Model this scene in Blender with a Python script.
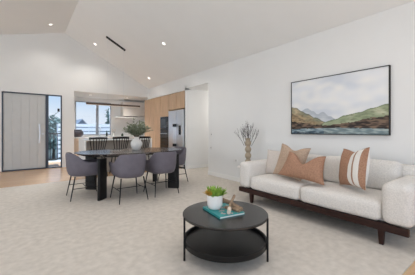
import bpy, bmesh, math, random
from mathutils import Vector, Matrix
from mathutils.noise import noise as pnoise
random.seed(7)
PI = math.pi
S = bpy.context.scene
COL = S.collection
for o in list(bpy.data.objects):
    bpy.data.objects.remove(o)

# ------------------------------------------------------------------ camera
HE = 1.15                       # eye height
YAW = math.atan(183.5/245)      # right of the +Y axis
cam_data = bpy.data.cameras.new('camera'); cam = bpy.data.objects.new('camera', cam_data); COL.objects.link(cam)
cam.location = (0, 0, HE); cam.rotation_euler = (PI/2, 0, -YAW)
cam_data.sensor_fit = 'HORIZONTAL'; cam_data.sensor_width = 36; cam_data.lens = 245/415*36
cam_data.shift_y = -7/415; cam_data.clip_start = .05; cam_data.clip_end = 500
S.camera = cam
# ------------------------------------------------------------------ exposure
S.view_settings.view_transform = 'Standard'; S.view_settings.look = 'None'
S.view_settings.gamma = 1; S.view_settings.use_curve_mapping = False
S.view_settings.exposure = 0.0
# ------------------------------------------------------------------ sky
W = bpy.data.worlds.new('sky'); S.world = W; W.use_nodes = True
nt = W.node_tree; nt.nodes.clear()
wo = nt.nodes.new('ShaderNodeOutputWorld'); bg = nt.nodes.new('ShaderNodeBackground')
tc = nt.nodes.new('ShaderNodeTexCoord'); sx = nt.nodes.new('ShaderNodeSeparateXYZ'); cr = nt.nodes.new('ShaderNodeValToRGB')
nt.links.new(tc.outputs['Generated'], sx.inputs[0]); nt.links.new(sx.outputs['Z'], cr.inputs[0])
cr.color_ramp.elements[0].position = 0.0; cr.color_ramp.elements[0].color = (.88, .93, 1, 1)
cr.color_ramp.elements[1].position = .3; cr.color_ramp.elements[1].color = (.36, .58, .92, 1)
e = cr.color_ramp.elements.new(.06); e.color = (.80, .89, 1, 1)
e = cr.color_ramp.elements.new(.14); e.color = (.52, .73, .98, 1)
nt.links.new(cr.outputs[0], bg.inputs[0]); bg.inputs[1].default_value = .95
nt.links.new(bg.outputs[0], wo.inputs[0])
# ------------------------------------------------------------------ daylight through the big glazed openings beside and behind the camera, plus an added kitchen fill
def area(name, loc, direction, sx_, sy_, power, color):
    l = bpy.data.lights.new(name, 'AREA'); l.shape = 'RECTANGLE'; l.size = sx_; l.size_y = sy_; l.energy = power; l.color = color
    o = bpy.data.objects.new(name, l); COL.objects.link(o); o.location = loc
    o.rotation_euler = Vector(direction).to_track_quat('-Z', 'Y').to_euler(); return o
area('daylight_left', (-5.3, 3.8, 1.25), (1, .08, .25), 9.0, 2.2, 84, (.93, .97, 1))
area('daylight_behind', (-.6, -2.6, 1.35), (-.05, 1, .42), 6.5, 2.3, 70, (.93, .97, 1))
area('kitchen_fill', (2.3, 12.0, 3.5), (.05, -1, -.75), 2.6, 1.4, 1100, (.93, .97, 1))  # unseen lamp added outside, above the window, to brighten the kitchen
sun = bpy.data.lights.new('hazy_sun', 'SUN'); sun.energy = 2.2; sun.angle = math.radians(25); sun.color = (1, .98, .95)
so = bpy.data.objects.new('hazy_sun', sun); COL.objects.link(so); so.rotation_euler = Vector((.05, .55, -.83)).to_track_quat('-Z', 'Y').to_euler()
# spots without fixtures, added as unseen top light over the living area
for lx_, ly_, w_ in ((1.0, .9, 30), (2.55, 1.1, 42), (2.35, 2.5, 40), (-.6, 2.6, 42), (-.6, .6, 42), (2.9, 4.4, 30), (-.8, 5.0, 42), (1.0, 5.6, 35)):
    l_ = bpy.data.lights.new('living_fill', 'SPOT'); l_.energy = w_; l_.color = (1, .97, .935); l_.spot_size = 2.3; l_.spot_blend = 1; l_.shadow_soft_size = .3
    o_ = bpy.data.objects.new('living_fill', l_); COL.objects.link(o_)
    o_.location = (lx_, ly_, 4.25-(.532*(lx_-1.04) if lx_ > 1.04 else .266*(1.04-lx_))-.08)
lp = bpy.data.lights.new('hall_fill', 'POINT'); lp.energy = 12; lp.color = (1, .95, .9); lp.shadow_soft_size = .12  # bare point light added out of view to brighten the hall
lo = bpy.data.objects.new('hall_fill', lp); COL.objects.link(lo); lo.location = (5.3, 5.62, 1.9)

# ================================================================== helpers
def lin(c):
    return tuple(((v/255)/12.92 if v/255 <= .04045 else ((v/255+.055)/1.055)**2.4) for v in c)
def mat(name, rgb, rough=.5, metal=0, var=0, vscale=8, stretch=(1, 1, 1), bump=0, bscale=200, bstretch=(1, 1, 1), spec=.5, sheen=0, rgb2=None, detail=4):
    m = bpy.data.materials.new(name); m.use_nodes = True; n = m.node_tree.nodes; L = m.node_tree.links
    b = n['Principled BSDF']; c = lin(rgb)
    b.inputs['Base Color'].default_value = (*c, 1); b.inputs['Roughness'].default_value = rough; b.inputs['Metallic'].default_value = metal
    b.inputs['Specular IOR Level'].default_value = spec
    if sheen: b.inputs['Sheen Weight'].default_value = sheen
    t = n.new('ShaderNodeTexCoord')
    if var or rgb2:
        mp = n.new('ShaderNodeMapping'); mp.inputs['Scale'].default_value = stretch; L.new(t.outputs['Object'], mp.inputs[0])
        nz = n.new('ShaderNodeTexNoise'); nz.inputs['Scale'].default_value = vscale; nz.inputs['Detail'].default_value = detail; L.new(mp.outputs[0], nz.inputs['Vector'])
        r = n.new('ShaderNodeValToRGB'); L.new(nz.outputs['Fac'], r.inputs[0])
        r.color_ramp.elements[0].position = .3; r.color_ramp.elements[1].position = .7
        if rgb2: c2 = lin(rgb2); r.color_ramp.elements[0].color = (*c, 1); r.color_ramp.elements[1].color = (*c2, 1)
        else:
            r.color_ramp.elements[0].color = (*[max(0, v*(1-var)) for v in c], 1); r.color_ramp.elements[1].color = (*[min(1, v*(1+var)) for v in c], 1)
        L.new(r.outputs[0], b.inputs['Base Color'])
    if bump:
        mp = n.new('ShaderNodeMapping'); mp.inputs['Scale'].default_value = bstretch; L.new(t.outputs['Object'], mp.inputs[0])
        nz = n.new('ShaderNodeTexNoise'); nz.inputs['Scale'].default_value = bscale; nz.inputs['Detail'].default_value = 3; L.new(mp.outputs[0], nz.inputs['Vector'])
        bp = n.new('ShaderNodeBump'); bp.inputs['Strength'].default_value = bump; bp.inputs['Distance'].default_value = .01
        L.new(nz.outputs['Fac'], bp.inputs['Height']); L.new(bp.outputs[0], b.inputs['Normal'])
    return m
def emit(name, rgb, strength):
    m = bpy.data.materials.new(name); m.use_nodes = True; b = m.node_tree.nodes['Principled BSDF']
    b.inputs['Base Color'].default_value = (*lin(rgb), 1); b.inputs['Emission Color'].default_value = (*lin(rgb), 1); b.inputs['Emission Strength'].default_value = strength
    return m
def glass(name, tint=(1, 1, 1)):
    m = bpy.data.materials.new(name); m.use_nodes = True; n = m.node_tree.nodes; L = m.node_tree.links; n.clear()
    o = n.new('ShaderNodeOutputMaterial'); mx = n.new('ShaderNodeMixShader'); tr = n.new('ShaderNodeBsdfTransparent'); gl = n.new('ShaderNodeBsdfGlossy'); fr = n.new('ShaderNodeFresnel')
    tr.inputs[0].default_value = (*tint, 1); gl.inputs['Roughness'].default_value = .02; fr.inputs[0].default_value = 1.3
    L.new(fr.outputs[0], mx.inputs[0]); L.new(tr.outputs[0], mx.inputs[1]); L.new(gl.outputs[0], mx.inputs[2]); L.new(mx.outputs[0], o.inputs[0]); return m

def obj(name, bm, m, parent=None, smooth=False, angle=35, subd=0):
    bmesh.ops.recalc_face_normals(bm, faces=bm.faces[:])
    me = bpy.data.meshes.new(name); bm.to_mesh(me); bm.free()
    if smooth:
        for p in me.polygons: p.use_smooth = True
        me.set_sharp_from_angle(angle=math.radians(angle))
    me.materials.append(m)
    o = bpy.data.objects.new(name, me); COL.objects.link(o)
    if parent: o.parent = parent
    if subd:
        md = o.modifiers.new('subdivision', 'SUBSURF'); md.levels = subd; md.render_levels = subd
    return o
def tag(o, label, cat, group=None):
    o['label'] = label; o['category'] = cat
    if group: o['group'] = group
    return o
def thing(name, label, cat, loc=(0, 0, 0), rz=0, group=None):
    o = bpy.data.objects.new(name, None); COL.objects.link(o); o.empty_display_size = .1
    o.location = loc; o.rotation_euler = (0, 0, rz); return tag(o, label, cat, group)
def struct(name, bm, m, parent=None, **k):
    o = obj(name, bm, m, parent, **k)
    if not parent: o['kind'] = 'structure'
    return o
def dup(root, loc, rz, label, group=None):
    r = root.copy(); COL.objects.link(r); r.location = loc; r.rotation_euler = (0, 0, rz); r['label'] = label
    if group: r['group'] = group
    for ch in list(root.children):
        c = ch.copy(); COL.objects.link(c); c.parent = r
        for g in list(ch.children):
            d = g.copy(); COL.objects.link(d); d.parent = c
    return r
def B(): return bmesh.new()
def box(bm, x0, x1, y0, y1, z0, z1, bev=0, seg=2):
    r = bmesh.ops.create_cube(bm, size=1)
    for v in r['verts']:
        v.co = Vector((x0+(v.co.x+.5)*(x1-x0), y0+(v.co.y+.5)*(y1-y0), z0+(v.co.z+.5)*(z1-z0)))
    if bev:
        es = {e for v in r['verts'] for e in v.link_edges}
        bmesh.ops.bevel(bm, geom=list(es), offset=bev, segments=seg, affect='EDGES', profile=.5)
    return bm
def rbox(bm, x0, x1, y0, y1, z0, z1, r=.04, n=10, bulge=(0, 0, 0), M=None):
    """soft box: rounded edges, faces bulging by bulge metres"""
    c = Vector(((x0+x1)/2, (y0+y1)/2, (z0+z1)/2)); h = Vector(((x1-x0)/2, (y1-y0)/2, (z1-z0)/2))
    b2 = bmesh.new(); bmesh.ops.create_cube(b2, size=2); bmesh.ops.subdivide_edges(b2, edges=b2.edges[:], cuts=n, use_grid_fill=True)
    vs = {}
    for v in b2.verts:
        t = [math.sin(q*PI/2)*.35+q*.65 for q in v.co]
        p = Vector([t[i]*h[i] for i in range(3)])
        q = Vector([max(-(h[i]-r), min(h[i]-r, p[i])) for i in range(3)])
        d = p-q
        if d.length > 1e-9: p = q+d.normalized()*r
        for i in range(3):
            a, k = [(1, 2), (0, 2), (0, 1)][i]
            p[i] += (1 if v.co[i] > 0 else -1)*abs(v.co[i])*bulge[i]*(1-(p[a]/h[a])**2)*(1-(p[k]/h[k])**2)
        p = p+c
        vs[v.index] = bm.verts.new(M @ p if M else p)
    b2.verts.ensure_lookup_table()
    for f in b2.faces: bm.faces.new([vs[v.index] for v in f.verts])
    b2.free(); return bm
def tube(bm, pts, r, seg=10, r2=None, cap=True):
    pts = [Vector(p) for p in pts]; n = len(pts); rings = []; prev = None
    for i, p in enumerate(pts):
        d = (pts[min(i+1, n-1)]-pts[max(i-1, 0)]).normalized()
        if prev is None: a = d.orthogonal().normalized()
        else: a = (prev-d*prev.dot(d)); a = a.normalized() if a.length > 1e-6 else d.orthogonal().normalized()
        prev = a; b = d.cross(a)
        rr = r if r2 is None else r+(r2-r)*i/max(1, n-1)
        if isinstance(r, (list, tuple)): rr = r[i]
        rings.append([bm.verts.new(p+(a*math.cos(2*PI*k/seg)+b*math.sin(2*PI*k/seg))*rr) for k in range(seg)])
    for i in range(n-1):
        for k in range(seg):
            bm.faces.new((rings[i][k], rings[i][(k+1) % seg], rings[i+1][(k+1) % seg], rings[i+1][k]))
    if cap: bm.faces.new(rings[0][::-1]); bm.faces.new(rings[-1])
    return bm
def lathe(bm, prof, c=(0, 0, 0), seg=32):
    rings = []
    for r, z in prof:
        if r < 1e-5: rings.append([bm.verts.new((c[0], c[1], c[2]+z))])
        else: rings.append([bm.verts.new((c[0]+r*math.cos(2*PI*k/seg), c[1]+r*math.sin(2*PI*k/seg), c[2]+z)) for k in range(seg)])
    for a, b in zip(rings, rings[1:]):
        for k in range(seg):
            k2 = (k+1) % seg
            if len(a) == 1 and len(b) == 1: continue
            if len(a) == 1: bm.faces.new((a[0], b[k], b[k2]))
            elif len(b) == 1: bm.faces.new((a[k], a[k2], b[0]))
            else: bm.faces.new((a[k], a[k2], b[k2], b[k]))
    return bm
def prism(bm, poly, axis, a0, a1):
    """poly in the two other axes, extruded along axis from a0 to a1"""
    def P(u, v, w): return {'x': (w, u, v), 'y': (u, w, v), 'z': (u, v, w)}[axis]
    A = [bm.verts.new(P(u, v, a0)) for u, v in poly]; C = [bm.verts.new(P(u, v, a1)) for u, v in poly]
    bm.faces.new(A); bm.faces.new(C[::-1]); n = len(poly)
    for i in range(n): bm.faces.new((A[i], A[(i+1) % n], C[(i+1) % n], C[i]))
    return bm
def sell(a, b, n, k=72, cx=0, cy=0):
    out = []
    for i in range(k):
        t = 2*PI*i/k; c, s = math.cos(t), math.sin(t)
        out.append((cx+a*math.copysign(abs(c)**(2/n), c), cy+b*math.copysign(abs(s)**(2/n), s)))
    return out
def leaf(bm, p, d, up, L, w, bend=.2):
    d = Vector(d).normalized(); s = d.cross(Vector(up))
    s = s.normalized() if s.length > 1e-4 else d.orthogonal().normalized()
    u = s.cross(d); p = Vector(p)
    prof = [(0, .12), (.3, .9), (.6, 1), (.85, .55), (1, 0)]
    prevs = None
    for t, q in prof:
        c = p+d*L*t-u*bend*L*t*t
        cur = [bm.verts.new(c+s*w*q/2+u*.08*w), bm.verts.new(c-u*.05*w), bm.verts.new(c-s*w*q/2+u*.08*w)] if q > 0 else [bm.verts.new(c)]
        if prevs:
            if len(cur) == 3:
                bm.faces.new((prevs[0], prevs[1], cur[1], cur[0])); bm.faces.new((prevs[1], prevs[2], cur[2], cur[1]))
            else:
                bm.faces.new((prevs[0], prevs[1], cur[0])); bm.faces.new((prevs[1], prevs[2], cur[0]))
        prevs = cur

# ================================================================== materials
M_wall = mat('wall paint', (236, 236, 235), .85, spec=.2, var=.01, vscale=2)
M_ceil = mat('ceiling paint', (240, 240, 239), .9, spec=.15, var=.01, vscale=2)
M_trim = mat('white satin trim', (242, 241, 238), .45)
M_carpet = mat('beige carpet', (199, 191, 181), .95, rgb2=(216, 208, 198), vscale=14, detail=10, bump=.25, bscale=320, spec=.1, sheen=.0)
def plank_mat():
    m = bpy.data.materials.new('oak floorboards'); m.use_nodes = True; n = m.node_tree.nodes; L = m.node_tree.links; b = n['Principled BSDF']
    t = n.new('ShaderNodeTexCoord'); br = n.new('ShaderNodeTexBrick'); L.new(t.outputs['Object'], br.inputs['Vector'])
    br.inputs['Color1'].default_value = (*lin((226, 188, 150)), 1); br.inputs['Color2'].default_value = (*lin((212, 172, 134)), 1); br.inputs['Mortar'].default_value = (*lin((140, 108, 82)), 1)
    br.inputs['Scale'].default_value = 1; br.inputs['Brick Width'].default_value = 1.8; br.inputs['Row Height'].default_value = .18; br.inputs['Mortar Size'].default_value = .002
    mp = n.new('ShaderNodeMapping'); mp.inputs['Scale'].default_value = (1.5, 22, 1); L.new(t.outputs['Object'], mp.inputs[0])
    nz = n.new('ShaderNodeTexNoise'); nz.inputs['Scale'].default_value = 2.5; nz.inputs['Detail'].default_value = 5; L.new(mp.outputs[0], nz.inputs['Vector'])
    mx = n.new('ShaderNodeMix'); mx.data_type = 'RGBA'; mx.blend_type = 'MULTIPLY'; mx.inputs[0].default_value = .25
    L.new(br.outputs[0], mx.inputs[6]); L.new(nz.outputs['Color'], mx.inputs[7]); L.new(mx.outputs[2], b.inputs['Base Color'])
    b.inputs['Roughness'].default_value = .24; return m
M_floor = plank_mat()
M_oak = mat('oak veneer', (200, 168, 137), .5, var=.24, vscale=3, stretch=(20, 20, .6), detail=6)
M_oakpale = mat('pale oak veneer', (226, 206, 186), .5, var=.08, vscale=3, stretch=(14, 14, .7), detail=6)
M_oak_dark = mat('walnut stained timber', (46, 23, 17), .4, spec=.3, var=.25, vscale=4, stretch=(12, 1, 12))
M_black = mat('matt black metal', (16, 16, 18), .45, spec=.3)
M_blackwood = mat('black stained wood', (20, 19, 20), .45, spec=.3, var=.2, vscale=5, stretch=(2, 14, 14))
M_tabletop = mat('dark stained oak', (66, 58, 55), .22, spec=.7, var=.18, vscale=4, stretch=(1, 16, 1), detail=6)
M_coffee = mat('black stained ash', (13, 12, 13), .27, spec=.75, var=.15, vscale=4, stretch=(16, 2, 1), detail=6)
M_chair = mat('grey taupe leather', (110, 105, 114), .5, spec=.3, var=.06, vscale=14, bump=.15, bscale=260)
M_seatpad = mat('dark grey seat upholstery', (60, 56, 60), .55, var=.06, vscale=14)
M_sofa = mat('oatmeal linen weave', (230, 225, 219), .95, var=.10, vscale=70, bump=.5, bscale=300, spec=.1, detail=8)
M_terra = mat('terracotta linen', (174, 135, 112), .95, var=.18, vscale=60, bump=.5, bscale=200, spec=.1)
M_tan = mat('tan linen', (188, 164, 144), .95, var=.14, vscale=60, bump=.5, bscale=200, spec=.1)
M_cream = mat('cream linen', (216, 206, 198), .95, var=.08, vscale=60, bump=.4, bscale=300, spec=.1)
M_whitefab = mat('white cotton', (236, 232, 226), .95, var=.04, vscale=120, bump=.3, bscale=300, spec=.1)
M_ceramic = mat('white ceramic', (240, 238, 235), .4, var=.02)
M_stonevase = mat('beige stoneware', (170, 155, 134), .8, var=.12, vscale=30, bump=.3, bscale=90)
M_twig = mat('dry dark twigs', (66, 56, 56), .85, var=.2, vscale=40)
M_olive = mat('grey green leaves', (96, 114, 88), .6, rgb2=(176, 180, 156), vscale=22)
M_stem = mat('green brown stem', (98, 92, 68), .8, var=.2)
M_succ = mat('bright green succulent leaves', (96, 142, 44), .5, rgb2=(168, 198, 84), vscale=40)
M_succ2 = mat('yellow orange leaf tips', (206, 168, 74), .5, var=.15, vscale=60)
M_soil = mat('dark soil', (58, 46, 38), .95, var=.3, vscale=80)
M_teal = mat('teal book cover', (30, 128, 132), .4, rgb2=(54, 160, 158), vscale=9)
M_paper = mat('white paper', (238, 236, 230), .8, var=.03, vscale=200, stretch=(1, 1, 8))
M_drift = mat('weathered wood', (112, 90, 72), .85, rgb2=(170, 146, 120), vscale=30, stretch=(1, 1, 1), bump=.6, bscale=70)
M_driftpale = mat('pale weathered wood', (214, 200, 184), .85, var=.1, vscale=40)
M_door = mat('pale grey painted timber', (200, 201, 201), .5, var=.02)
M_frame = mat('charcoal aluminium', (66, 72, 84), .4, metal=.3)
M_steel = mat('brushed stainless steel', (214, 219, 227), .33, metal=.85, var=.05, vscale=4, stretch=(1, 40, 1))
M_darksteel = mat('dark handle mounts', (50, 52, 56), .4, metal=.6)
M_appl = mat('black appliance glass', (24, 24, 26), .12)
M_white_lam = mat('white laminate', (238, 236, 233), .35, var=.01)
M_stone = mat('white stone top', (242, 241, 239), .22, var=.02, vscale=5)
M_panelgrey = mat('warm grey panel', (176, 168, 160), .6, var=.03)
M_darkpot = mat('dark grey glazed pot', (78, 76, 86), .35, var=.25, vscale=9)
M_glassgreen = mat('dark green bottle glass', (30, 44, 36), .15)
M_orange = mat('peach petals', (224, 180, 130), .7, var=.1, vscale=60)
M_plastic = mat('white plastic', (232, 231, 229), .4)
M_sensor = mat('black plastic', (20, 22, 26), .4)
M_glass = glass('clear glass', (.97, .985, 1))
M_lamp = emit('lit lamp diffuser', (255, 248, 238), 3)
M_bronze = mat('bronze brown metal', (96, 76, 64), .45, metal=.4)
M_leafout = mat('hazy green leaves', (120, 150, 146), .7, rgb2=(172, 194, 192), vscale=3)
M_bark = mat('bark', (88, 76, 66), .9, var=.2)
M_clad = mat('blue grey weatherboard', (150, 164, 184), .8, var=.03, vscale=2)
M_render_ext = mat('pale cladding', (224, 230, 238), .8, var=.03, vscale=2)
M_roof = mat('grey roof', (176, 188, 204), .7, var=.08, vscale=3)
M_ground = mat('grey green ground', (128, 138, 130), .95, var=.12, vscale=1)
M_deck = mat('pale concrete', (236, 236, 236), .8, var=.06, vscale=3)
M_mat = mat('dark coir', (62, 58, 56), .95, var=.2, vscale=80)

# ================================================================== the setting
XR = 3.85; YB = 8.95; RIDGE = 1.04; ZR = 4.25; EAVE = 2.755
SR = (ZR-EAVE)/(XR-RIDGE); SL = .266
def ceil_z(x): return ZR-SR*(x-RIDGE) if x >= RIDGE else ZR-SL*(RIDGE-x)
XL = -5.5
# floor boards and carpet
struct('floor', box(B(), XL, 6.2, -3, 10.75, -.12, -.012), M_floor)
bm = B(); box(bm, XL, XR, .64, 6.4, -.012, 0); box(bm, XR, 6.1, 5.1, 6.21, -.012, 0)
struct('floor_carpet', bm, M_carpet)
# ceiling: two slopes in one mesh
bm = B()
t = .1
prism(bm, [(XL-.1, ceil_z(XL-.1)), (RIDGE, ZR), (XR+.14, ceil_z(XR+.14)), (XR+.14, ceil_z(XR+.14)+t), (RIDGE, ZR+t), (XL-.1, ceil_z(XL-.1)+t)], 'y', -3, YB+.1)
struct('ceiling', bm, M_ceil)
struct('ceiling_hall', box(B(), XR+.12, 6.2, 5.0, 6.2, 2.40, 2.50), M_ceil)
struct('ceiling_kitchen', box(B(), 1.2, 4.6, YB+.1, 10.75, 2.45, 2.53), M_ceil)
# right wall
bm = B()
box(bm, XR, XR+.12, -3, 5.1, -.012, 2.75); box(bm, XR, XR+.12, 5.1, 6.2, 2.40, 2.75); box(bm, XR, XR+.12, 6.2, YB+.1, 2.355, 2.75)
struct('wall_right', bm, M_wall)
# gable wall with entry opening and kitchen opening
DX0, DX1, DZ = -.5, .96, 2.255
NX, NZ = 1.30, 2.43
bm = B(); Y0, Y1 = YB, YB+.1
def colm(x0, x1, z0): prism(bm, [(x0, z0), (x1, z0), (x1, ceil_z(x1)+.02), (x0, ceil_z(x0)+.02)], 'y', Y0, Y1)
colm(XL, DX0, -.012); colm(DX0, DX1, DZ); colm(DX1, RIDGE, -.012); colm(RIDGE, NX, -.012); colm(NX, XR+.12, NZ)
struct('wall_back', bm, M_wall)
# left wall: a low wide glazed opening between two piers
bm = B()
box(bm, XL-.12, XL, -3, -1.5, -.012, 2.5); box(bm, XL-.12, XL, 8.0, YB, -.012, 2.5); box(bm, XL-.12, XL, -1.5, 8.0, 2.4, 2.5)
struct('wall_left', bm, M_wall)
# hall walls
bm = B(); box(bm, XR, 6.2, 6.2, 6.26, -.012, 2.50)
struct('wall_hall_far', bm, M_wall)
struct('wall_hall_near', box(B(), XR+.12, 6.2, 4.98, 5.1, -.012, 2.5), M_wall)
struct('wall_hall_end', box(B(), 6.1, 6.2, 5.1, 6.2, -.012, 2.5), M_wall)
# kitchen walls
WX0, WX1, WZ0, WZ1 = 1.58, 2.91, .97, 2.295
KY = 10.6
bm = B(); box(bm, 1.2, WX0, KY, KY+.12, -.012, 2.45); box(bm, WX1, 4.6, KY, KY+.12, -.012, 2.45); box(bm, WX0, WX1, KY, KY+.12, -.012, WZ0); box(bm, WX0, WX1, KY, KY+.12, WZ1, 2.45)
struct('wall_kitchen_back', bm, M_wall)
struct('wall_kitchen_left', box(B(), 1.2, NX, YB+.1, KY, -.012, 2.45), M_wall)
struct('wall_kitchen_right', box(B(), 4.47, 4.6, 6.26, KY, -.012, 2.45), M_wall)
# skirting
def skirt(name, x0, x1, y0, y1):
    struct(name, box(B(), x0, x1, y0, y1, -.005, .095, .004), M_trim)
skirt('baseboard_right', XR-.014, XR, -3, 5.1)
skirt('baseboard_hall', XR, 6.1, 6.186, 6.2)
skirt('baseboard_back', DX1+.0, NX, YB-.014, YB)
skirt('baseboard_back.001', XL, DX0, YB-.014, YB)
skirt('baseboard_opening', XR, XR+.12, 5.1, 5.112)

# entry door
dr = bpy.data.objects.new('door_1', None); COL.objects.link(dr); dr['kind'] = 'structure'
bm = B(); yd = YB-.012
box(bm, DX0, DX0+.028, yd, YB+.1, -.012, DZ, .003); box(bm, DX1-.03, DX1, yd, YB+.1, -.012, DZ, .003)
box(bm, DX0+.028, DX1-.03, yd, YB+.1, DZ-.03, DZ, .003); box(bm, DX0+.028, DX1-.03, yd, YB+.1, -.012, .02, .003)
SX = .56
box(bm, SX-.03, SX+.045, yd, YB+.1, .02, DZ-.03, .003)
obj('door_frame', bm, M_frame, dr)
bm = B(); d0, d1 = DX0+.03, SX-.033
nb = 5
bm2 = B()
for i in range(nb):
    a = d0+(d1-d0)*i/nb; b_ = d0+(d1-d0)*(i+1)/nb
    box(bm2, a, b_, YB+.012, YB+.06, .025, DZ-.033, .006, 1)
dp = obj('door_panel', bm2, M_door, dr)
bm = B(); hx = .37
tube(bm, [(hx+.0, YB-.05, .77), (hx+.012, YB-.066, .92), (hx+.018, YB-.07, 1.06), (hx+.012, YB-.066, 1.2), (hx, YB-.05, 1.35)], .022, 12)
for z in (.86, 1.27): tube(bm, [(hx, YB-.055, z), (hx, YB+.012, z)], .01, 8)
obj('handle', bm, M_steel, dp, True)
bm = B(); tube(bm, [(hx+.09, YB+.012, 1.05), (hx+.09, YB-.004, 1.05)], .026, 16)
obj('lock', bm, M_steel, dp, True)
wn = bpy.data.objects.new('window_2', None); COL.objects.link(wn); wn['kind'] = 'structure'
obj('glass_pane', box(B(), SX+.045, DX1-.03, YB+.035, YB+.045, .02, DZ-.03), M_glass, wn)
obj('sensor', box(B(), .84, .90, YB+.012, YB+.035, 1.74, 1.84, .004), M_sensor, wn)

# kitchen window
wk = bpy.data.objects.new('window_1', None); COL.objects.link(wk); wk['kind'] = 'structure'
bm = B(); f = .035
ya, yb = KY+.03, KY+.09
box(bm, WX0, WX0+f, ya, yb, WZ0, WZ1); box(bm, WX1-f, WX1, ya, yb, WZ0, WZ1); box(bm, WX0+f, WX1-f, ya, yb, WZ1-f, WZ1); box(bm, WX0+f, WX1-f, ya, yb, WZ0, WZ0+f)
mxx = WX0+.60*(WX1-WX0)
box(bm, mxx-.05, mxx+.05, ya, yb, WZ0+f, WZ1-f)
obj('window_frame', bm, mat('grey blue window frame', (150, 156, 166), .4), wk)
obj('glass_pane', box(B(), WX0+f, mxx-.05, KY+.055, KY+.062, WZ0+f, WZ1-f), M_glass, wk)
obj('glass_pane', box(B(), mxx+.05, WX1-f, KY+.055, KY+.062, WZ0+f, WZ1-f), M_glass, wk)

# ================================================================== ceiling lights
def downlight(x, y, label, watts, z=None, flat=False):
    z = ceil_z(x) if z is None else z
    ang = 0 if flat else (math.atan(SR) if x > RIDGE else -math.atan(SL))
    t = thing('recessed_downlight', label, 'ceiling light', (x, y, z), 0, 'recessed ceiling downlights')
    t.rotation_euler = (0, ang, 0)
    bm = B(); lathe(bm, [(.042, .02), (.042, -.004), (.04, -.008), (.056, -.006), (.058, 0), (.058, .01)], seg=28); obj('trim_ring', bm, M_trim, t, True)
    bm = B(); lathe(bm, [(0, -.004), (.0415, -.004), (.0415, .01), (0, .01)], seg=28); obj('lens', bm, M_lamp, t, True)
    l = bpy.data.lights.new('downlight_beam', 'SPOT'); l.energy = watts; l.color = (1, .95, .88); l.spot_size = 2.2; l.spot_blend = .8; l.shadow_soft_size = .05
    o = bpy.data.objects.new('downlight_beam', l); COL.objects.link(o); o.location = (x, y, z-.03)
downlight(1.78, 8.24, 'round white downlight left of the black pendant mount on the right slope', 38)
downlight(2.79, 5.54, 'round white downlight right of the pendant mount, nearest on the right slope', 45)
downlight(3.46, 7.99, 'round white downlight lowest on the slope, above the oak tall cabinets', 12)
downlight(.60, 8.15, 'round white downlight on the left slope beside the ridge', 30)
downlight(1.95, 9.75, 'small white downlight in the flat kitchen ceiling above the window', 30, 2.45, True)
downlight(3.3, 9.75, 'small white downlight in the flat kitchen ceiling before the range hood', 30, 2.45, True)

# linear pendant over the island
PYc = 7.25
t = thing('linear_pendant_light', 'long slim bronze bar pendant hanging on two wires over the white island', 'pendant light', (2.1, PYc, 0))
cz = lambda x: ceil_z(x)
bm = B()
a, b_ = 1.86, 2.39
prism(bm, [(a-2.1, cz(a)-.035), (b_-2.1, cz(b_)-.035), (b_-2.1, cz(b_)), (a-2.1, cz(a))], 'y', -.035, .035)
obj('ceiling_mount', bm, M_black, t)
for x in (1.90, 2.34):
    bm = B(); tube(bm, [(x-2.1, 0, 1.90), (x-2.1, 0, cz(x)-.03)], .0022, 6); obj('suspension_wire', bm, M_steel, t)
bm = B(); box(bm, 1.34-2.1, 2.84-2.1, -.03, .03, 1.86, 1.91, .004); obj('bar', bm, M_bronze, t)
bm = B(); box(bm, 1.36-2.1, 2.82-2.1, -.02, .02, 1.852, 1.86); obj('diffuser', bm, emit('pendant diffuser', (255, 240, 220), .12), t)

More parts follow.
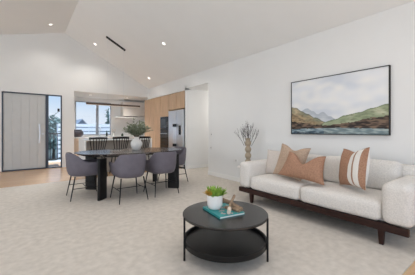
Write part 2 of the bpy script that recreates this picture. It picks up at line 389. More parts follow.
# ================================================================== painting
PY0, PY1, PZ0, PZ1 = 1.13, 2.60, 1.085, 2.005
t = thing('framed_landscape_painting', 'large framed painting of green and ochre hills above the sofa', 'painting', (XR, (PY0+PY1)/2, PZ0))
h = (PY1-PY0)/2; HH = PZ1-PZ0; fw = .010
bm = B()
box(bm, -.045, -.001, -h, -h+fw, 0, HH); box(bm, -.045, -.001, h-fw, h, 0, HH); box(bm, -.045, -.001, -h+fw, h-fw, 0, fw); box(bm, -.045, -.001, -h+fw, h-fw, HH-fw, HH)
obj('frame', bm, M_black, t)
def interp(pts, s):
    for (a, va), (b, vb) in zip(pts, pts[1:]):
        if s <= b:
            k = (s-a)/(b-a); k = k*k*(3-2*k); return va+(vb-va)*k
    return pts[-1][1]
def mixc(a, b, k):
    k = max(0, min(1, k)); return tuple(a[i]+(b[i]-a[i])*k for i in range(3))
def paint(s, t):
    n1 = pnoise(Vector((s*3.1, t*4.2, 1.3))); n2 = pnoise(Vector((s*8, t*9, 4.1))); n3 = pnoise(Vector((s*30, t*60, 7.7))); n4 = pnoise(Vector((s*14, t*40, 2.2)))
    c = mixc((232, 235, 240), (212, 219, 230), .5+n1*1.3); c = mixc(c, (242, 241, 238), .35+n2*.9)
    far = interp([(0, .36), (.1, .41), (.20, .475), (.27, .42), (.33, .355), (.39, .39), (.46, .31), (.55, .24), (1, .2)], s)+n3*.006
    if t < far: c = mixc((178, 188, 200), (206, 212, 218), (far-t)*7+n4*.4)
    left = interp([(0, .52), (.06, .50), (.13, .43), (.2, .375), (.3, .295), (.42, .215), (.48, .2), (1, .1)], s)+n3*.006
    if t < left:
        k = (left-t)
        c = mixc((140, 146, 118), (170, 140, 98), k*7+n4*.8); c = mixc(c, (214, 190, 146), .2+n2*1.2+n4*.5)
        c = mixc(c, (84, 66, 50), max(0, .5-abs(k-.16-.05*n2)*14)*.8+max(0, n3*.7))
        if k < .02: c = mixc((96, 104, 88), c, k/.02)
    right = interp([(0, .1), (.36, .16), (.42, .215), (.52, .25), (.62, .31), (.75, .345), (.86, .40), (1, .455)], s)+n3*.006
    if t < right and s > .36:
        k = right-t
        c = mixc((158, 172, 132), (122, 138, 100), k*4+n4*.9); c = mixc(c, (204, 204, 168), .2+n2*1.2+n4*.5); c = mixc(c, (88, 86, 64), max(0, n3*.8-.1))
        if k < .02: c = mixc((104, 126, 84), c, k/.02)
    bank = interp([(0, .24), (.12, .21), (.3, .165), (.44, .155), (.55, .165), (.68, .20), (.84, .25), (1, .28)], s)+n3*.02+n4*.02
    low = interp([(0, .085), (.3, .10), (.5, .105), (.7, .10), (1, .09)], s)+n3*.01
    if t < bank: c = mixc((52, 42, 38), (132, 104, 82), .35+n4*1.6+n3*.8)
    if t < low:
        c = mixc((70, 104, 124), (170, 192, 198), .45+n4*1.8); c = mixc(c, (30, 44, 58), max(0, .06-t)*14*(1-s*.7)+n3*.5)
        if s > .4: c = mixc(c, (168, 182, 172), .45)
    g = sum(c)/3; c = mixc(c, (g, g, g), .22)
    return lin(tuple(max(0, min(255, v)) for v in c))
NS, NT = 240, 150
bm = B(); cl = bm.loops.layers.float_color.new('paint')
vs = [[bm.verts.new((-.036, (h-fw)-(2*(h-fw))*i/NS, fw+(HH-2*fw)*j/NT)) for j in range(NT+1)] for i in range(NS+1)]
for i in range(NS):
    for j in range(NT):
        fc = bm.faces.new((vs[i][j], vs[i+1][j], vs[i+1][j+1], vs[i][j+1]))
        for lp, (p, q) in zip(fc.loops, ((i, j), (i+1, j), (i+1, j+1), (i, j+1))): lp[cl] = (*paint(p/NS, q/NT), 1)
m = bpy.data.materials.new('painted canvas'); m.use_nodes = True; n = m.node_tree.nodes
at = n.new('ShaderNodeVertexColor'); at.layer_name = 'paint'; m.node_tree.links.new(at.outputs[0], n['Principled BSDF'].inputs['Base Color']); n['Principled BSDF'].inputs['Roughness'].default_value = .7
obj('canvas', bm, m, t)

# ================================================================== sofa
SF = thing('two_seat_sofa', 'oatmeal linen two seat sofa on a dark timber plinth below the painting', 'sofa', (3.3, 1.8, 0))
ox, oy = 3.3, 1.8
def L(x0, x1, y0, y1, z0, z1): return (x0-ox, x1-ox, y0-oy, y1-oy, z0, z1)
SY0, SY1 = .67, 2.95
bm = B(); box(bm, *L(2.855, 2.90, SY0+.03, SY1-.005, .15, .222), .005); box(bm, *L(2.90, 3.74, SY0+.16, SY1-.12, .16, .222), .004)
obj('plinth', bm, M_oak_dark, SF)
for lx, ly in ((2.90, 2.70), (2.90, .93), (3.68, 2.70), (3.68, .93)):
    bm = B()
    A = [bm.verts.new((lx-ox+sx_*.028, ly-oy+sy_*.028, .152)) for sx_, sy_ in ((-1, -1), (1, -1), (1, 1), (-1, 1))]
    C = [bm.verts.new((lx-ox+sx_*.018, ly-oy+sy_*.018, 0)) for sx_, sy_ in ((-1, -1), (1, -1), (1, 1), (-1, 1))]
    bm.faces.new(A); bm.faces.new(C[::-1])
    for i in range(4): bm.faces.new((A[i], A[(i+1) % 4], C[(i+1) % 4], C[i]))
    obj('leg', bm, M_oak_dark, SF)
bm = B(); rbox(bm, *L(2.93, 3.74, SY0+.06, SY1-.03, .221, .30), r=.015, n=6); obj('upholstered_base', bm, M_sofa, SF, True)
for y0, y1 in ((SY0, SY0+.255), (SY1-.235, SY1)):
    bm = B(); rbox(bm, *L(2.85, 3.75, y0, y1, .225, .632), r=.065, n=12, bulge=(.008, .006, .006)); obj('arm', bm, M_sofa, SF, True, 80)
bm = B(); rbox(bm, *L(3.56, 3.76, SY0+.05, SY1-.05, .25, .74), r=.05, n=10); obj('back', bm, M_sofa, SF, True, 80)
yi0, yi1 = SY0+.257, SY1-.237; ym = 1.84
for y0, y1 in ((yi0, ym-.004), (ym+.004, yi1)):
    bm = B(); rbox(bm, *L(2.855, 3.55, y0, y1, .224, .425), r=.055, n=12, bulge=(.012, .0, .018)); obj('seat_cushion', bm, M_sofa, SF, True, 80)
for y0, y1 in ((yi0, ym-.01), (ym+.01, yi1)):
    bm = B()
    R = Matrix.Translation((3.5-ox, 0, .43)) @ Matrix.Rotation(math.radians(9), 4, 'Y') @ Matrix.Translation((-(3.5-ox), 0, -.43))
    rbox(bm, *L(3.40, 3.57, y0+.005, y1-.005, .43, .782), r=.055, n=12, bulge=(.025, 0, .01), M=R); obj('back_cushion', bm, M_sofa, SF, True, 80)

def cushion(name, label, m, loc, w, hgt, th, yaw, lean, roll=0, chop=0, stripes=None, back=None, taper=0, group='scatter cushions on the sofa'):
    """soft square cushion facing local -x; local y is its width, z its height"""
    N = 22
    t = thing(name, label, 'cushion', loc, yaw, group)
    R = Matrix.Rotation(lean, 4, 'Y') @ Matrix.Rotation(roll, 4, 'X')
    def surf(side):
        g = []
        for i in range(N+1):
            row = []
            for j in range(N+1):
                u = -1+2*i/N; v = -1+2*j/N
                prof = ((1-abs(u)**2.6)*(1-abs(v)**2.6))**.55
                pin = 1-.09*(1-u*u)*(v*v) ; pin2 = 1-.09*(1-v*v)*(u*u)
                y = u*w/2*pin2*(1-taper*v); z = v*hgt/2*pin
                wr = 1+.08*pnoise(Vector((u*2.2+loc[1]*5, v*2.2, side*3)))
                x = side*th/2*prof*wr
                dip = chop*math.exp(-(u/.42)**2)*max(0, (v+.6)/1.6)**1.5
                z -= dip; x *= (1-.35*dip/(chop+1e-6)) if chop else 1
                row.append((x, y, z))
            g.append(row)
        return g
    def build(sides, f=None):
        bm = B()
        for s_ in sides:
            g = surf(s_); V = [[bm.verts.new(R @ Vector(p)) for p in row] for row in g]
            for i in range(N):
                for j in range(N): bm.faces.new((V[i][j], V[i+1][j], V[i+1][j+1], V[i][j+1]))
        bmesh.ops.remove_doubles(bm, verts=bm.verts[:], dist=.0008)
        return bm
    if back:
        bm = build((-1,)); obj('front_cover', bm, m, t, True, 80)
        bm = build((1,)); obj('back_cover', bm, back, t, True, 80)
    else:
        obj('cover', build((-1, 1)), m, t, True, 80)
    bm = B(); g = surf(-1)
    loop = [g[i][0] for i in range(N)]+[g[N][j] for j in range(N)]+[g[i][N] for i in range(N, 0, -1)]+[g[0][j] for j in range(N, -1, -1)]
    tube(bm, [R @ Vector(p) for p in loop], .004, 6); obj('piping', bm, m, t, True)
    if stripes:
        for (a, b_) in stripes:
            bm = B(); g = surf(-1)
            ia, ib = round((a+1)/2*N), round((b_+1)/2*N)
            V = [[bm.verts.new(R @ (Vector(g[i][j])+Vector((-.002, 0, 0)))) for j in range(N+1)] for i in range(ia, ib+1)]
            for i in range(len(V)-1):
                for j in range(N): bm.faces.new((V[i][j], V[i+1][j], V[i+1][j+1], V[i][j+1]))
            o = obj('stripe', bm, M_whitefab, t, True, 80); o['label'] = 'cream woven stripe'
    return t
LN = math.radians(16)
cushion('scatter_cushion', 'cream square cushion leaning in the left corner behind the tan cushion', M_cream, (3.34, 2.55, .62), .42, .42, .13, .12, LN)
cushion('scatter_cushion', 'tan square cushion with dented top, behind the wide terracotta cushion', M_tan, (3.205, 2.19, .685), .50, .50, .14, 0, LN*1.2, math.radians(6), .06)
cushion('scatter_cushion', 'wide terracotta cushion with deeply dented top lying in front of the tan one', M_terra, (3.075, 1.915, .655), .63, .37, .16, 0, LN*1.5, math.radians(3), .15, taper=.12)
cushion('scatter_cushion', 'rust cushion with two cream stripes standing right of the terracotta one', M_terra, (3.18, 1.31, .705), .52, .47, .20, math.radians(-38), LN*.6, math.radians(-6), .03, stripes=((-.86, -.56), (-.46, -.18)), back=M_whitefab)

# ================================================================== side table, vase and twigs behind the sofa arm
t = thing('round_side_table', 'small round white side table behind the left sofa arm', 'side table', (3.55, 3.36, 0))
bm = B(); lathe(bm, [(0, .42), (.235, .42), (.24, .425), (.24, .44), (.235, .445), (0, .445)], seg=48); obj('table_top', bm, M_white_lam, t, True)
bm = B(); lathe(bm, [(.035, .02), (.03, .05), (.03, .42)], seg=20); obj('pedestal', bm, M_white_lam, t, True)
bm = B(); lathe(bm, [(0, 0), (.15, 0), (.15, .012), (.14, .018), (0, .02)], seg=40); obj('base', bm, M_white_lam, t, True)
vx, vy, vz = 3.55, 3.40, .445
t = thing('ribbed_vase', 'tall beige stoneware vase with stacked waists on the white side table', 'vase', (vx, vy, vz))
bm = B(); pr = [(0, 0), (.055, 0), (.062, .01)]
hgt = .53
for k in range(4):
    z0 = .02+k*.125
    for q in range(1, 9):
        ph = q/8; pr.append((  .036+.027*math.sin(PI*ph)**1.1+(.0 if k else .002), z0+.125*ph))
pr += [(.046, .535), (.056, .552), (.046, .552), (.036, .53), (.03, .4), (0, .39)]
lathe(bm, pr, seg=28); obj('body', bm, M_stonevase, t, True, 80)
t = thing('dried_twigs', 'spray of dry dark twigs standing in the beige waisted vase', 'dried branches', (vx, vy, vz+.40))
bm = B(); bt = B()
def twig(p, d, L_, r, depth):
    pts = [Vector(p)]; d = Vector(d).normalized()
    for i in range(6):
        d = (d+Vector((random.uniform(-.16, .16), random.uniform(-.16, .16), random.uniform(-.02, .12)))).normalized(); pts.append(pts[-1]+d*L_/6)
    tube(bm, pts, r, 5, r*.45)
    for i in range(3, 7):
        for _ in range(3):
            q = pts[i]+Vector((random.uniform(-.008, .008), random.uniform(-.008, .008), random.uniform(-.02, .02)))
            leaf(bt, q, (random.uniform(-1, 1), random.uniform(-1, 1), random.uniform(.1, 1)), (0, 0, 1), random.uniform(.014, .03), .008)
    if depth:
        for k in range(2):
            i = random.randint(2, 4); twig(pts[i], d+Vector((random.uniform(-.7, .7), random.uniform(-.7, .7), .1)), L_*.5, r*.6, depth-1)
for k, (dx, dy, ln) in enumerate(((.0, .0, .40), (-.06, .08, .38), (.05, -.08, .39), (-.36, .52, .30), (-.22, .32, .30), (.26, -.48, .28), (.16, -.28, .30), (-.1, .15, .36), (.1, .06, .33), (.0, -.05, .36), (-.04, .03, .30), (.06, -.16, .34))):
    twig((dx*.12, dy*.12, .0), (dx, dy, .85), ln+.05, .0045, 1)
obj('twig_stems', bm, M_twig, t); ob = obj('dry_buds', bt, mat('grey brown buds', (84, 74, 78), .9, var=.2), t); ob['kind'] = 'stuff'

# ================================================================== coffee table and what stands on it
CX, CY, CR, CZ = 1.518, 1.752, .397, .382
t = thing('round_coffee_table', 'round black two tier coffee table on the carpet in front of the sofa', 'coffee table', (CX, CY, 0))
bm = B(); lathe(bm, [(0, CZ-.022), (CR-.004, CZ-.022), (CR, CZ-.018), (CR, CZ-.004), (CR-.004, CZ), (0, CZ)], seg=96); obj('table_top', bm, M_coffee, t, True)
bm = B(); lathe(bm, [(0, .105), (CR-.012, .105), (CR-.008, .11), (CR-.008, .152), (CR-.012, .155), (CR-.022, .155), (CR-.026, .151), (CR-.026, .124), (0, .122)], seg=96); obj('tray_shelf', bm, mat('matt black tray', (11, 11, 12), .38, spec=.3), t, True)
for a in (math.radians(165), math.radians(-61), math.radians(52)):
    cs, sn = math.cos(a), math.sin(a); r = CR+.0
    bm = B()
    tube(bm, [(cs*r, sn*r, 0), (cs*r, sn*r, CZ-.002)], .0095, 12)
    for z in (.13, CZ-.012): tube(bm, [(cs*r, sn*r, z), (cs*(CR-.02), sn*(CR-.02), z)], .007, 8)
    lg = obj('leg', bm, M_black, t, True)
bkx0, bkx1, bky0, bky1 = 1.382, 1.648, 1.61, 1.94
t = thing('hardcover_book', 'teal hardcover book lying flat on the round coffee table', 'book', (1.515, 1.775, CZ), math.radians(-9))
w2, h2 = (bkx1-bkx0)/2, (bky1-bky0)/2
bm = B(); box(bm, -w2, w2, -h2, h2, 0, .0025); box(bm, -w2, w2, -h2, h2, .0155, .018); box(bm, -w2, -w2+.003, -h2, h2, .0025, .0155); obj('cover', bm, M_teal, t)
bm = B(); box(bm, -w2+.003, w2-.004, -h2+.004, h2-.004, .0025, .0155); obj('pages', bm, M_paper, t)
bm = B()
for k in range(34):
    x = random.uniform(-w2*.5, w2*.8); y = random.uniform(-h2*.85, h2*.85); r = random.uniform(.006, .018)
    prism(bm, [(x+r*math.cos(q)*random.uniform(.6, 1.2), y+r*math.sin(q)*random.uniform(.6, 1.2)) for q in [i*PI/4 for i in range(8)]], 'z', .018, .0186)
o = obj('cover_print', bm, mat('pink grey print', (196, 168, 164), .5, var=.2, vscale=40), t); o['label'] = 'blotchy pink grey cover print'
BZ = CZ+.0186
px_, py_ = 1.47, 1.845
t = thing('potted_succulent', 'white ceramic pot of bright green succulent standing on the teal book', 'potted plant', (px_, py_, BZ))
bm = B(); lathe(bm, [(0, 0), (.05, 0), (.064, .012), (.072, .04), (.075, .09), (.076, .132), (.072, .134), (.068, .13), (.066, .10), (0, .10)], seg=40); obj('pot', bm, M_ceramic, t, True, 50)
bm = B(); lathe(bm, [(0, .114), (.04, .112), (.058, .108), (.058, .101), (0, .101)], seg=24); obj('soil', bm, M_soil, t, True)
bm = B(); b3 = B()
for k in range(170):
    a = random.uniform(0, 2*PI); rr = .056*math.sqrt(random.random()); el = random.uniform(.85, 1.5)-rr*4
    d = (math.cos(a)*math.cos(el), math.sin(a)*math.cos(el), math.sin(max(.25, el)))
    p = (rr*math.cos(a), rr*math.sin(a), .108)
    yellow = (math.cos(a-math.atan2(.4, -1)) > .55 and rr > .02)
    leaf(b3 if yellow else bm, p, d, (0, 0, 1), random.uniform(.06, .115)*(.75 if yellow else 1), random.uniform(.018, .028), random.uniform(-.1, .25))
obj('foliage', bm, M_succ, t); o = obj('foliage', b3, M_succ2, t); o['label'] = 'yellow orange rosette leaves'
# driftwood ornament: crossing pieces
dx, dy = 1.565, 1.745
t = thing('driftwood_ornament', 'ornament of crossed weathered wood pieces on the teal book beside the pot', 'ornament', (dx, dy, BZ))
def stick(pts, r, m, name, lab=None):
    bm = B(); P = [Vector(p) for p in pts]; pts2 = []
    for i in range(len(P)-1):
        for k in range(4): pts2.append(P[i].lerp(P[i+1], k/4))
    pts2.append(P[-1]); rr = [r*(1+.22*pnoise(Vector((i*.9, r*50, len(name))))) for i in range(len(pts2))]
    tube(bm, pts2, rr, 9); o = obj(name, bm, m, t, True, 50)
    if lab: o['label'] = lab
stick([(.012, .125, .062), (.022, .03, .054), (.045, -.125, .020)], .020, M_drift, 'wood_piece')
stick([(-.03, .02, .018), (.0, -.05, .018), (.01, -.13, .016)], .016, M_drift, 'wood_piece')
stick([(-.08, -.085, .017), (-.005, -.02, .052), (.115, .05, .10)], .013, M_drift, 'wood_piece')
stick([(-.095, -.10, .017), (-.045, -.055, .03)], .019, M_driftpale, 'wood_piece', 'pale bleached wood stub')

# ================================================================== dining table
TX, TY, TZ = 1.73, 4.80, .754
t = thing('oval_dining_table', 'long oval dark timber dining table on black slab legs', 'dining table', (TX, TY, 0))
bm = B(); A_, B_ = 1.03, .61
def ovalslab(bm, prof, n=2.5):
    rings = [[bm.verts.new((x, y, z)) for x, y in sell(A_-ins, B_-ins, n, 120)] for ins, z in prof]
    for a, b_ in zip(rings, rings[1:]):
        for k in range(120): bm.faces.new((a[k], a[(k+1) % 120], b_[(k+1) % 120], b_[k]))
    bm.faces.new(rings[0]); bm.faces.new(rings[-1][::-1])
ovalslab(bm, [(.10, TZ-.045), (.012, TZ-.012), (.0, TZ-.008), (.0, TZ-.003), (.004, TZ)]); obj('table_top', bm, M_tabletop, t, True, 20)
bm = B(); rings = []
A0, B0 = A_, B_
ovalslab(bm, [(.22, TZ-.075), (.20, TZ-.07), (.20, TZ-.0452)]); obj('apron', bm, M_blackwood, t)
for sx_ in (-1, 1):
    for sy_ in (-1, 1):
        cx_, cy_ = (-.68 if sx_ < 0 else .67), (-.455 if sy_ < 0 else .40)
        ang = math.atan2(sy_, sx_)
        poly = []
        for q in range(24):
            a = 2*PI*q/24; u = .115*math.copysign(abs(math.cos(a))**.55, math.cos(a)); v = .034*math.copysign(abs(math.sin(a))**.7, math.sin(a))
            v += -.9*u*u*0
            poly.append((cx_+u*math.cos(ang)-v*math.sin(ang), cy_+u*math.sin(ang)+v*math.cos(ang)))
        bm = B(); prism(bm, poly, 'z', 0, TZ-.04 if False else TZ-.0755+.0); obj('leg', bm, M_blackwood, t, True, 30)

# white vase and leafy branches on the dining table
wx, wy = 1.84, 4.88
t = thing('round_white_vase', 'round bellied white ceramic vase standing on the oval dining table', 'vase', (wx, wy, TZ))
bm = B()
pr = [(0, 0), (.085, 0), (.105, .015), (.15, .08), (.17, .135), (.165, .18), (.13, .225), (.085, .245), (.07, .265), (.072, .29), (.085, .305), (.078, .31), (.062, .29), (.06, .26), (.08, .23), (.12, .17), (.10, .06), (0, .04)]
lathe(bm, [(r*.68, z*.86) for r, z in pr], seg=40); obj('body', bm, M_ceramic, t, True, 80)
t = thing('leafy_branches', 'bunch of grey green leafy branches standing in the round white vase', 'branches', (wx, wy, TZ+.23))
bs = B(); bl = B()
for k in range(46):
    a = random.uniform(0, 2*PI); sp = random.uniform(.1, 1.3)
    d = Vector((math.cos(a)*sp, math.sin(a)*sp, 1)).normalized(); pts = [Vector((0, 0, -.1)), Vector((math.cos(a)*.04, math.sin(a)*.04, .05))]; Lb = random.uniform(.19, .34)*(1-.12*sp)
    for i in range(6):
        d = (d+Vector((random.uniform(-.12, .12), random.uniform(-.12, .12), -.06))).normalized(); pts.append(pts[-1]+d*Lb/6)
    tube(bs, pts, .003, 5, .0015)
    for i in range(2, len(pts)):
        for _ in range(3):
            ld = (d+Vector((random.uniform(-1, 1), random.uniform(-1, 1), random.uniform(-.5, .8)))).normalized()
            leaf(bl, pts[i], ld, (random.uniform(-.5, .5), random.uniform(-.5, .5), 1), random.uniform(.045, .08), random.uniform(.018, .03), .2)
obj('stems', bs, M_stem, t); obj('foliage', bl, M_olive, t)

# ================================================================== dining chairs
def chair(name, label, loc, rz, group):
    t = thing(name, label, 'chair', loc, rz, group)
    a, b_, yf = .262, .32, .30
    path = []
    for i in range(5): path.append((-a+.012*(1-i/4), yf-(yf-.03)*i/4*1.0))
    K = 20
    for i in range(1, K):
        th_ = PI+PI*i/K; c, s = math.cos(th_), math.sin(th_); n = 2.7
        path.append((a*math.copysign(abs(c)**(2/n), c), .03+(b_)*math.copysign(abs(s)**(2/n), s)*1.0))
    for i in range(5): path.append((a-.012*(i/4), .03+(yf-.03)*i/4))
    def sstep(x): x = max(0, min(1, x)); return x*x*(3-2*x)
    bm = B(); secs = []
    for (x, y) in path:
        top = .615+.155*sstep((.02-y)/.26)
        h_ = top
        sec = [(.55, .385), (.74, .383), (.85, .402), (.925, .46), (.97, .54), (1.0, h_-.05), (.992, h_-.018), (.965, h_), (.925, h_), (.895, h_-.02), (.88, h_-.06), (.86, .50), (.83, .45)]
        secs.append([bm.verts.new((x*s_, (y+.0)*s_, z)) for s_, z in sec])
    for p, q in zip(secs, secs[1:]):
        for i in range(len(p)-1): bm.faces.new((p[i], p[i+1], q[i+1], q[i]))
    bm.faces.new(secs[0]); bm.faces.new(secs[-1][::-1])
    # seat pan
    rbox(bm, -.16, .16, -.16, .26, .378, .44, r=.03, n=8)
    obj('shell', bm, M_chair, t, True, 60)
    bm = B(); rbox(bm, -.195, .195, -.165, .28, .435, .485, r=.022, n=10, bulge=(0, 0, .012)); obj('seat_cushion', bm, M_seatpad, t, True, 80)
    ft = {}
    for sx_ in (-1, 1):
        for sy_ in (-1, 1):
            top = Vector((sx_*.185, sy_*.175, .385)); bot = Vector((sx_*.235, sy_*.25, 0)); ft[sx_, sy_] = (top, bot)
            bm = B(); tube(bm, [bot, top], .0075, 10, .012); obj('leg', bm, M_black, t, True)
    def at(k, z): tp, bt_ = ft[k]; return bt_.lerp(tp, z/.385)
    bm = B()
    for sx_ in (-1, 1): tube(bm, [at((sx_, -1), .19), at((sx_, 1), .19)], .006, 8)
    tube(bm, [(at((-1, -1), .19)+at((-1, 1), .19))/2, (at((1, -1), .19)+at((1, 1), .19))/2], .006, 8)
    obj('stretcher', bm, M_black, t, True)
    return t
G = 'grey tub chairs around the dining table'
c0 = chair('dining_chair', 'grey tub dining chair with its back to us, left of two on the near side', (1.42, 4.11, 0), 0, G)
dup(c0, (2.035, 4.155, 0), 0, 'grey tub dining chair with its back to us, right of two on the near side')
dup(c0, (.85, 4.725, 0), -PI/2, 'grey tub dining chair at the left end of the table, seen from its side')
dup(c0, (2.67, 4.86, 0), PI/2+.06, 'grey tub dining chair at the right end of the table, by the hall opening')

# ================================================================== kitchen island and stools
IX0, IX1, IY0, IY1, IZ = 1.24, 3.08, 6.90, 7.75, .92
t = thing('kitchen_island', 'white stone kitchen island with waterfall ends behind the dining table', 'kitchen island', ((IX0+IX1)/2, (IY0+IY1)/2, -.012))
w2, h2, z_ = (IX1-IX0)/2, (IY1-IY0)/2, IZ+.012
obj('worktop', box(B(), -w2, w2, -h2, h2, z_-.04, z_, .003), M_stone, t)
obj('end_panel', box(B(), -w2, -w2+.04, -h2, h2, 0, z_-.04, .003), M_stone, t)
obj('end_panel', box(B(), w2-.04, w2, -h2, h2, 0, z_-.04, .003), M_stone, t)
obj('cabinet_body', box(B(), -w2+.04, w2-.04, -h2+.28, h2-.02, 0, z_-.04), M_panelgrey, t)
for k in range(3):
    a = -w2+.042+k*(2*w2-.084)/3
    obj('door', box(B(), a+.002, a+(2*w2-.084)/3-.002, h2-.02, h2-.002, .08, z_-.045, .002), M_white_lam, t)
def stool(label, loc, group):
    t = thing('bar_stool', label, 'bar stool', loc, 0, group)
    bm = B(); rings = []
    for ins, z in ((.03, .625), (.0, .635), (.0, .655), (.012, .665), (.06, .658)):
        rings.append([bm.verts.new((x, y, z)) for x, y in sell(.20-ins, .19-ins, 2.6, 32)])
    for p, q in zip(rings, rings[1:]):
        for k in range(32): bm.faces.new((p[k], p[(k+1) % 32], q[(k+1) % 32], q[k]))
    bm.faces.new(rings[0]); bm.faces.new(rings[-1]); obj('seat', bm, M_blackwood, t, True)
    F = {}
    for sx_ in (-1, 1):
        for sy_ in (-1, 1):
            tp, bt_ = Vector((sx_*.13, sy_*.12, .632)), Vector((sx_*.20, sy_*.19, 0)); F[sx_, sy_] = (tp, bt_)
            bm = B(); tube(bm, [bt_, tp], .011, 8, .015); obj('leg', bm, M_blackwood, t, True)
    bm = B(); P = {k: v[1].lerp(v[0], .36) for k, v in F.items()}
    for p, q in (((-1, -1), (1, -1)), ((1, -1), (1, 1)), ((1, 1), (-1, 1)), ((-1, 1), (-1, -1))): tube(bm, [P[p], P[q]], .008, 8)
    obj('footrest', bm, M_blackwood, t, True)
    rail = []
    for i in range(17):
        u = -1+2*i/16; rail.append(Vector((u*.215, -.235+.10*u*u, .965+.008*(1-u*u))))
    bm = B()
    for off, in ((0,),):
        rr = []
        for p in rail:
            e_ = [bm.verts.new(p+Vector((0, -.013, -.028))), bm.verts.new(p+Vector((0, .013, -.028))), bm.verts.new(p+Vector((0, .013, .028))), bm.verts.new(p+Vector((0, -.013, .028)))]; rr.append(e_)
        for p, q in zip(rr, rr[1:]):
            for k in range(4): bm.faces.new((p[k], p[(k+1) % 4], q[(k+1) % 4], q[k]))
        bm.faces.new(rr[0]); bm.faces.new(rr[-1][::-1])
    obj('top_rail', bm, M_blackwood, t, True)
    for i in range(7):
        u = -1+2*i/6; k = u*.92
        top = Vector((k*.215, -.235+.10*k*k, .945)); bot = Vector((u*.15, -.155+.06*u*u, .652))
        bm = B(); tube(bm, [bot, top], .010, 6, .009); obj('spindle', bm, M_blackwood, t, True)
    return t
G = 'black spindle back bar stools at the island'
s0 = stool('black spindle back bar stool at the island, leftmost of three', (1.49, 6.68, -.012), G)
dup(s0, (2.05, 6.68, -.012), 0, 'black spindle back bar stool at the island, middle one left of the white vase')
dup(s0, (2.66, 6.68, -.012), 0, 'black spindle back bar stool at the island, rightmost and partly behind the leafy branches')

# ================================================================== tall oak cabinets, fridge, ovens
CF = XR+.0; CB = 4.465
def tall(name, label, y0, y1, doors, carc):
    t = thing(name, label, 'cabinet', (CF, (y0+y1)/2, -.012)); yo = (y0+y1)/2
    for z0, z1 in carc: obj('carcass', box(B(), .022, CB-CF, y0-yo+.001, y1-yo-.001, z0, z1), M_oak, t)
    for (a, b_, z0, z1) in doors:
        nm = 'door' if z1-z0 > .45 else 'drawer'
        obj(nm, box(B(), 0, .02, a-yo+.006, b_-yo-.006, z0+.003, z1-.003, .0015), M_oak, t)
    return t
TOPZ = 2.36
tall('pantry_cabinet', 'tall oak pantry cabinet with plain doors, furthest from us beside the ovens', 7.92, 9.33, [(7.92, 8.39, .1, TOPZ), (8.39, 8.86, .1, TOPZ), (8.86, 9.33, .1, TOPZ)], [(0, TOPZ)])
tall('oven_tower_cabinet', 'oak tower cabinet housing the black microwave and oven', 7.28, 7.915, [(7.28, 7.915, 1.635, TOPZ), (7.28, 7.915, .1, .52)], [(0, .52), (1.635, TOPZ)])
tall('overhead_cabinet', 'oak overhead cabinet with two doors above the steel fridge', 6.265, 7.275, [(6.29, 6.78, 1.84, TOPZ), (6.78, 7.275, 1.84, TOPZ)], [(1.84, TOPZ)])
t = thing('oven', 'black glass wall oven in the oak tower below the microwave', 'oven', (CF, 7.6, .515))
obj('body', box(B(), .02, .55, -.30, .30, .0, .70), M_black, t)
obj('door', box(B(), -.01, .018, -.30, .30, .0, .585, .004), M_appl, t)
obj('control_panel', box(B(), -.008, .018, -.30, .30, .595, .70, .003), M_darksteel, t)
bm = B(); tube(bm, [(-.05, -.24, .53), (-.05, .24, .53)], .01, 10)
for y in (-.22, .22): tube(bm, [(-.05, y, .53), (-.008, y, .53)], .006, 8)
obj('handle', bm, M_steel, t, True)
for z in (.16, .28, .40):
    bm = B(); box(bm, -.013, -.0095, -.25, .25, z, z+.012); o = obj('rack_line', bm, M_darksteel, t)
t = thing('microwave', 'black built in microwave in the oak tower above the oven', 'microwave', (CF, 7.6, 1.22))
obj('body', box(B(), .02, .45, -.30, .30, 0, .395), M_black, t)
obj('door', box(B(), -.01, .018, -.13, .30, .0, .395, .004), M_appl, t)
obj('control_panel', box(B(), -.01, .018, -.30, -.135, 0, .395, .003), M_darksteel, t)
obj('window_mesh', box(B(), -.0125, -.0105, -.08, .25, .08, .32), mat('dark mesh window', (60, 62, 66), .3), t)
bm = B()
for i in range(3):
    for j in range(4): box(bm, -.013, -.0105, -.28+i*.045, -.25+i*.045, .06+j*.04, .085+j*.04)
obj('buttons', bm, mat('grey buttons', (120, 120, 124), .5), t)
# fridge
FY0, FY1 = 6.31, 7.25; fo = (FY0+FY1)/2
t = thing('double_door_fridge', 'stainless steel double door fridge set in the oak cabinets', 'fridge', (CF, fo, -.012))
fw2 = (FY1-FY0)/2
obj('body', box(B(), .03, .58, -fw2, fw2, .02, 1.80, .004), M_darksteel, t)
fd = []
for s_, (a, b_) in ((1, (.003, fw2)), (-1, (-fw2, -.003))):
    d_ = obj('door', box(B(), -.035, .027, a, b_, .06, 1.80, .012, 3), M_steel, t, True, 30)
    bm = B(); y = s_*.055
    tube(bm, [(-.085, y, .62), (-.085, y, 1.40)], .011, 10); obj('handle', bm, M_steel, d_, True)
    for z in (.66, 1.28):
        bm = B(); box(bm, -.098, -.036, y-.014, y+.014, z, z+.09, .003); obj('handle_mount', bm, M_darksteel, d_)
    fd.append(d_)
bm = B(); box(bm, -.04, -.0355, -.34, -.20, 1.03, 1.32, .002); obj('water_dispenser', bm, M_appl, fd[1])
bm = B(); box(bm, .0, .03, -fw2+.01, fw2-.01, .0, .058); obj('kick_grille', bm, M_black, t)

